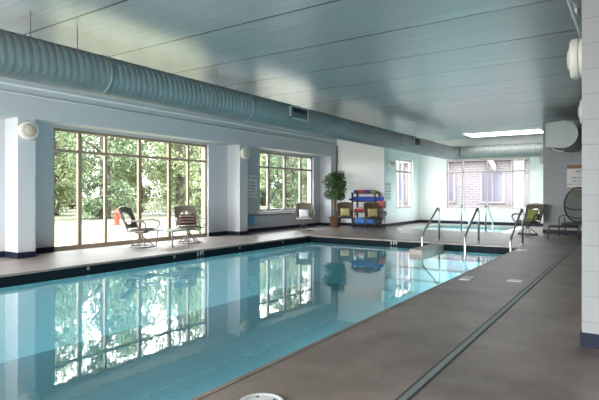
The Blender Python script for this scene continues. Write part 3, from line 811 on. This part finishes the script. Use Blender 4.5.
foam('kickboard', RX+.02, RY, .99, 1.30, .33, .08, 'blue_foam', 'long royal blue foam mat lying across the rack, lower one', 'float', 0, 'blue foam mats on the rack')
foam('kickboard', RX+.10, RY, 1.072, 1.12, .33, .07, 'blue_foam', 'royal blue foam mat lying across the rack, upper one', 'float', 0, 'blue foam mats on the rack')
foam('folded_towel', RX-.335, RY, 1.288, .18, .36, .10, 'navy_cloth', 'folded navy towel at the left end of the top shelf', 'towel', 0, 'towels on the top shelf')
foam('folded_towel', RX-.12, RY, 1.288, .24, .36, .11, 'red_cloth', 'folded red towel on the top shelf', 'towel', 0, 'towels on the top shelf')
foam('folded_towel', RX+.15, RY, 1.288, .26, .36, .10, 'navy_cloth', 'folded navy towel right of the red one on the top shelf', 'towel', 0, 'towels on the top shelf')
foam('folded_towel', RX+.355, RY, 1.288, .14, .36, .07, 'pillow_green', 'small dull green bundle at the right end of the top shelf', 'towel', 0, 'towels on the top shelf')
foam('folded_towel', RX-.15, RY-.02, .588, .50, .36, .09, 'red_cloth', 'red towel stack on the middle shelf, lower one', 'towel', .05, 'towels on the middle shelf')
foam('folded_towel', RX-.13, RY-.02, .680, .46, .34, .06, 'pink_cloth', 'pale pink towel on the middle shelf, upper one', 'towel', -.04, 'towels on the middle shelf')
foam('storage_bin', RX-.02, RY-.02, .128, .84, .40, .22, 'blue_light', 'bright blue bin on the bottom shelf of the rack', 'bin')

# red box and notices
r = empty('first_aid_box', (-7.62, 16.72, 0)); tag(r, 'red box on a thin post at the right of the shelf rack', 'box')
b = MB(); b.box(-.13, .13, -.10, .10, .72, .99, .01); b.build('case', M['box_red'], r)
b = MB(); b.box(-.05, .05, -.112, -.10, .83, .87).box(-.02, .02, -.113, -.10, .80, .91); b.build('cross_mark', M['pink_cloth'], r)
b = MB(); b.rod((0, 0, .02), (0, 0, .72), .02).lathe([(0, 0), (.14, 0), (.14, .015), (.03, .03), (0, .03)], n=24); b.build('post', M['dark_metal'], r, smooth=True)

def wall_notice(name, loc, rz, w, h, title, lines, m, label, tsize, bar=None, inks='ink'):
    r = empty(name, loc, rz); tag(r, label, 'sign')
    b = MB(); b.box(-w/2, w/2, -.0, .012, 0, h, .002); b.build('board', M[m], r)
    if bar:
        b = MB(); b.box(-w/2, w/2, -.003, .0, h-bar, h); b.build('header_bar', M['sign_red'], r)
    n = len(lines); y = h-(bar or 0)-tsize*.8
    def tx(body, size, z, mm):
        tot = len(body); pos = 0
        for word in body.split(' '):
            o = text_obj('lettering', word, size, (0, 0, 0), (0, 0, 0), M[mm], None, .0008)
            o.parent = r; o.location = ((pos+len(word)/2-tot/2)*size*.66, -.005, z); o.rotation_euler = (PI/2, 0, 0); pos += len(word)+1
    if title: tx(title, tsize, y, inks); y -= tsize*1.15
    if n:
        st = y/(n+.3)
        for i, L in enumerate(lines): tx(L, min(st*.75, w*1.5/max(6, len(L))), y-st*(i+.5), inks)
    return r
# local front faces -Y; rotate to face +X => rz=+90deg
wall_notice('pool_rules_sign', (XW+.014, 12.60, 1.13), PI/2, .62, .72, 'POOL RULES', ['NO DIVING', 'NO RUNNING', 'NO GLASS', 'SHOWER FIRST', 'NO LIFEGUARD ON DUTY'], 'wall_mint', 'pale pool rules notice with dark lettering left of the second window', .10)
wall_notice('pool_rules_sign', (XR+.014, 17.72, 1.0), PI/2, .50, .68, 'SPA RULES', ['LIMIT 10 MINUTES', 'NO CHILDREN', 'SHOWER FIRST', 'NO GLASS'], 'paper', 'white framed rules notice on the pale wall beside the side window', .085)
wall_notice('warning_sign', (-1.42, YN-.016, 1.45), 0, .66, .68, 'NO', ['LIFEGUARD', 'ON DUTY', 'SWIM AT OWN RISK'], 'paper', 'warning sign with a red bar and dark lettering above the lounge chair', .12, bar=.11)

# leaf skimmer pole
r = empty('leaf_skimmer', (XW+.15, 12.32, .56)); tag(r, 'long grey pole with blue net head hung along the wall below the second window', 'pool skimmer')
b = MB(); b.rod((0, .05, .0), (0, 4.1, .0), .032, n=12); b.build('pole', M['hanger'], r, smooth=True)
b = MB(); b.tube([(.0, -.28, .0), (0, -.02, .06), (0, .28, -.02), (0, .20, -.30), (0, -.22, -.30)], .018, n=8, closed=True); b.build('net_frame', M['net_blue'], r, smooth=True)
b = MB()
for k in range(7): b.box(-.012, .012, -.24+.07*k, -.225+.07*k, -.29, .0)
b.box(-.008, .008, -.24, .24, -.30, .0); b.build('net', M['net_blue'], r)
for y in (1.0, 3.3):
    b = MB(); b.box(-.13, .03, y-.015, y+.015, -.03, .0).box(.02, .035, y-.015, y+.015, -.03, .03); b.build('hook', M['steel'], r)

# ------------------------------------------------------------------ potted ficus
r = empty('potted_ficus', (-9.38, 16.42, 0)); tag(r, 'potted ficus tree with braided trunk and dark leaves in the corner', 'potted plant')
b = MB(); b.lathe([(0, 0), (.15, 0), (.19, .12), (.22, .32), (.235, .34), (.235, .38), (.20, .38), (.20, .33), (0, .33)], n=28)
b.build('pot', M['pot'], r, smooth=True)
b = MB(); b.lathe([(0, .345), (.20, .34)], n=28); b.build('soil', M['soil'], r)
b = MB()
for k in range(3):
    ph = k*2*PI/3; b.tube([(.035*math.cos(ph+t*6), .035*math.sin(ph+t*6), .3+t*.95) for t in [j/20 for j in range(21)]], [.028-.008*j/20 for j in range(21)], n=8)
for k in range(11):
    a = k*2.4; z = 1.05+.06*k; b.tube([(0, 0, z), (.18*math.cos(a), .18*math.sin(a), z+.14), (.38*math.cos(a), .38*math.sin(a), z+.2)], [.014, .009, .004], n=6)
b.build('trunk', M['trunk'], r, smooth=True)
rnd = random.Random(3)
def leafmesh(n, blobs, size, rnd, droop=.4):
    b = MB(); vs = []; fs = []
    for _ in range(n):
        (cx, cy_, cz, rx, ry, rz) = rnd.choice(blobs)
        while True:
            p = Vector((rnd.uniform(-1, 1), rnd.uniform(-1, 1), rnd.uniform(-1, 1)))
            if .25 < p.length < 1: break
        p = Vector((cx+p.x*rx, cy_+p.y*ry, cz+p.z*rz)); s = size*rnd.uniform(.6, 1.3)
        d = Vector((rnd.uniform(-1, 1), rnd.uniform(-1, 1), rnd.uniform(-1, 1)-droop)).normalized()
        w = d.orthogonal().normalized(); w.rotate(Matrix.Rotation(rnd.uniform(0, 6.28), 3, d)); n_ = d.cross(w)
        i = len(vs)
        vs += [p-d*s, p+w*s*.42+n_*s*.1, p+d*s, p-w*s*.42+n_*s*.1]; fs.append((i, i+1, i+2, i+3))
    me = bpy.data.meshes.new('foliage'); me.from_pydata([tuple(v) for v in vs], [], fs); return me
def leafobj(me, m, parent, name='foliage'):
    me.materials.append(M[m]); o = bpy.data.objects.new(name, me); COL.objects.link(o); o.parent = parent; return o
bl = []
for k in range(26):
    a = rnd.uniform(0, 6.28); q = rnd.uniform(0, .36); z = rnd.uniform(1.12, 1.98)
    bl.append((q*math.cos(a), q*math.sin(a), z, .19, .19, .16))
bl += [(0, 0, 1.95, .25, .25, .18), (.25, -.1, 1.15, .2, .2, .14), (-.3, .0, 1.25, .2, .2, .15)]
leafobj(leafmesh(3600, bl, .042, rnd), 'leaf', r)

# ------------------------------------------------------------------ outdoors
b = MB(); b.quad((-160, -80, -.12), (60, -80, -.12), (60, 120, -.12), (-160, 120, -.12)) if False else None
me = bpy.data.meshes.new('ground')
V = []; F = []
def gq(x0, x1, y0, y1):
    i = len(V); V.extend([(x0, y0, -.14), (x1, y0, -.14), (x1, y1, -.14), (x0, y1, -.14)]); F.append((i, i+1, i+2, i+3))
gq(-160, -10.7, -80, 120); gq(-10.7, 60, 21.4, 120); gq(-10.7, 60, -80, -3.8); gq(4.5, 60, -3.8, 21.4); gq(-10.7, -8.1, 17.6, 21.4)
me.from_pydata(V, [], F); me.materials.append(M['lawn']); g = bpy.data.objects.new('lawn', me); COL.objects.link(g); struct(g); g['kind'] = 'structure'
b = MB(); b.box(-34, 6, 22.2, 26.2, -.14, -.11); b.box(-22, -12.5, 26.2, 70, -.14, -.11)
struct(b.build('driveway', M['drive']))

def tree_proto(nm, seed, h, rad, leafm, n, size):
    rn = random.Random(seed); r = empty(nm)
    b = MB(); b.tube([(0, 0, -.2), (.05, .03, h*.2), (-.05, .05, h*.45), (.02, 0, h*.8)], [h*.028, h*.024, h*.018, h*.006], n=10)
    for k in range(8):
        a = k*2.4+rn.random(); z = h*(.22+.07*k); L = rad*(.8-.05*k)
        b.tube([(0, 0, z), (L*.5*math.cos(a), L*.5*math.sin(a), z+L*.3), (L*math.cos(a), L*math.sin(a), z+L*.45)], [h*.009, h*.006, h*.003], n=6)
    b.build('trunk', M['bark'], r, smooth=True)
    bl = []
    for k in range(76):
        a = rn.uniform(0, 6.28); t = rn.random()**1.35; prof = max(.7, math.sin(min(1, t*1.15)*PI*.86)**.6) if t < .8 else math.sin(min(1, t*1.15)*PI*.86)**.6
        q = rad*prof*rn.uniform(.3, .9); s = rad*rn.uniform(.22, .4)
        bl.append((q*math.cos(a), q*math.sin(a), h*(.04+.92*t), s, s, s*.75))
    leafobj(leafmesh(n, bl, size, rn, .2), leafm, r)
    return r
protos = [tree_proto('broadleaf_tree', 11, 12, 2.4, 'tree_a', 10500, .12), tree_proto('broadleaf_tree', 12, 11, 2.35, 'tree_b', 9500, .12),
          tree_proto('evergreen_tree', 13, 13, 2.2, 'tree_c', 9500, .12)]
rn = random.Random(5); used = [False]*3
places = []
for row, (x, y0, n) in enumerate(((-24.5, 10.8, 6), (-30.5, 11.2, 8), (-36.5, 14, 9), (-43.5, 20, 9), (-51, 24, 10))):
    for k in range(n): places.append((x+rn.uniform(-.4, .4), y0+k*(6.1+.25*row)+rn.uniform(-.3, .3), rn.choice([0, 1, 1, 0, 2]), rn.uniform(.9, 1.0)*(1+.07*row)))
looks = ['mid green leafy tree', 'light yellow-green leafy tree', 'dark narrow evergreen tree']
for i, (x, y, k, s) in enumerate(places):
    o = copy_tree(protos[k]) if used[k] else protos[k]; used[k] = True
    o.location = (x, y, -.14); o.scale = (s, s, s); o.rotation_euler.z = rn.uniform(0, 6.28)
    tag(o, looks[k]+' in the woodland belt seen beyond the lawn through the left windows', 'tree', looks[k]+'s beyond the lawn')
# bush outside
r = empty('garden_bush', (-11.9, 11.9, -.14)); tag(r, 'grey-green bush just outside the right end of the tall window', 'bush')
b = MB()
for k in range(7): a = k*.9; b.tube([(0, 0, 0), (.15*math.cos(a), .15*math.sin(a), .4), (.3*math.cos(a), .3*math.sin(a), .9)], [.02, .014, .006], n=6)
b.build('stems', M['bark'], r, smooth=True)
leafobj(leafmesh(1500, [(0, 0, .5, .4, .4, .45), (.1, .1, .95, .35, .35, .35), (-.15, -.1, .8, .35, .35, .4), (0, 0, 1.2, .22, .22, .25)], .06, random.Random(9)), 'tree_b', r)
# hydrant
r = empty('fire_hydrant', (-19.0, 13.9, -.14)); r.scale = (.85, .85, .85); tag(r, 'small red-orange hydrant standing on the lawn beyond the left swivel chair', 'hydrant')
b = MB(); b.lathe([(0, 0), (.2, 0), (.2, .06), (.14, .08), (.14, .58), (.19, .6), (.19, .64), (.15, .66), (.12, .78), (.04, .84), (.04, .9), (0, .9)], n=24); b.build('barrel', M['hydrant'], r, smooth=True)
for a in (0, PI/2, PI):
    b = MB(); b.rod((.1*math.cos(a), .1*math.sin(a), .45), (.24*math.cos(a), .24*math.sin(a), .45), .075, n=16); b.build('outlet_cap', M['hydrant'], r, smooth=True)

# building seen through the far windows
r = empty('neighbouring_building', (0, 27, -.14)); tag(r, 'mauve stone-faced building wing seen through the far windows', 'building')
b = MB(); b.box(-12.8, 2, 0, .4, 0, 3.9); b.build('facade', M['brick'], r)
for x in (-11.3, -8.6, -6.1, -3.6, -1.2):
    b = MB(); b.box(x-.55, x+.55, -.10, 0, .9, 1.0).box(x-.62, x-.5, -.06, .0, .9, 2.5).box(x+.5, x+.62, -.06, 0, .9, 2.5).box(x-.62, x+.62, -.06, 0, 2.5, 2.62).box(x-.03, x+.03, -.05, 0, 1, 2.5)
    f = b.build('window_frame', M['facade_trim'], r)
    b = MB(); b.box(x-.5, x+.5, -.02, -.005, 1.0, 2.5); b.build('pane', M['facade_glass'], f)
for x in (-12.5, -9.95, -4.85):
    b = MB(); b.box(x-.3, x+.3, -.25, -.0, 0, 3.9); b.build('pier', M['facade_trim'], r)
b = MB(); pts = [(-7.3+1.35*math.cos(a), -.3, 2.55+1.0*math.sin(a)) for a in [k/20*PI for k in range(21)]]
b.tube(pts, .14, n=8); b.build('arch', M['stone'], r, smooth=True)
b = MB(); b.box(-12.8, 2, -.35, 0, 3.1, 3.4); b.build('band_course', M['facade_trim'], r)
b = MB(); b.box(-13, 2.3, -.5, .8, 3.9, 4.05); b.build('parapet', M['facade_trim'], r)
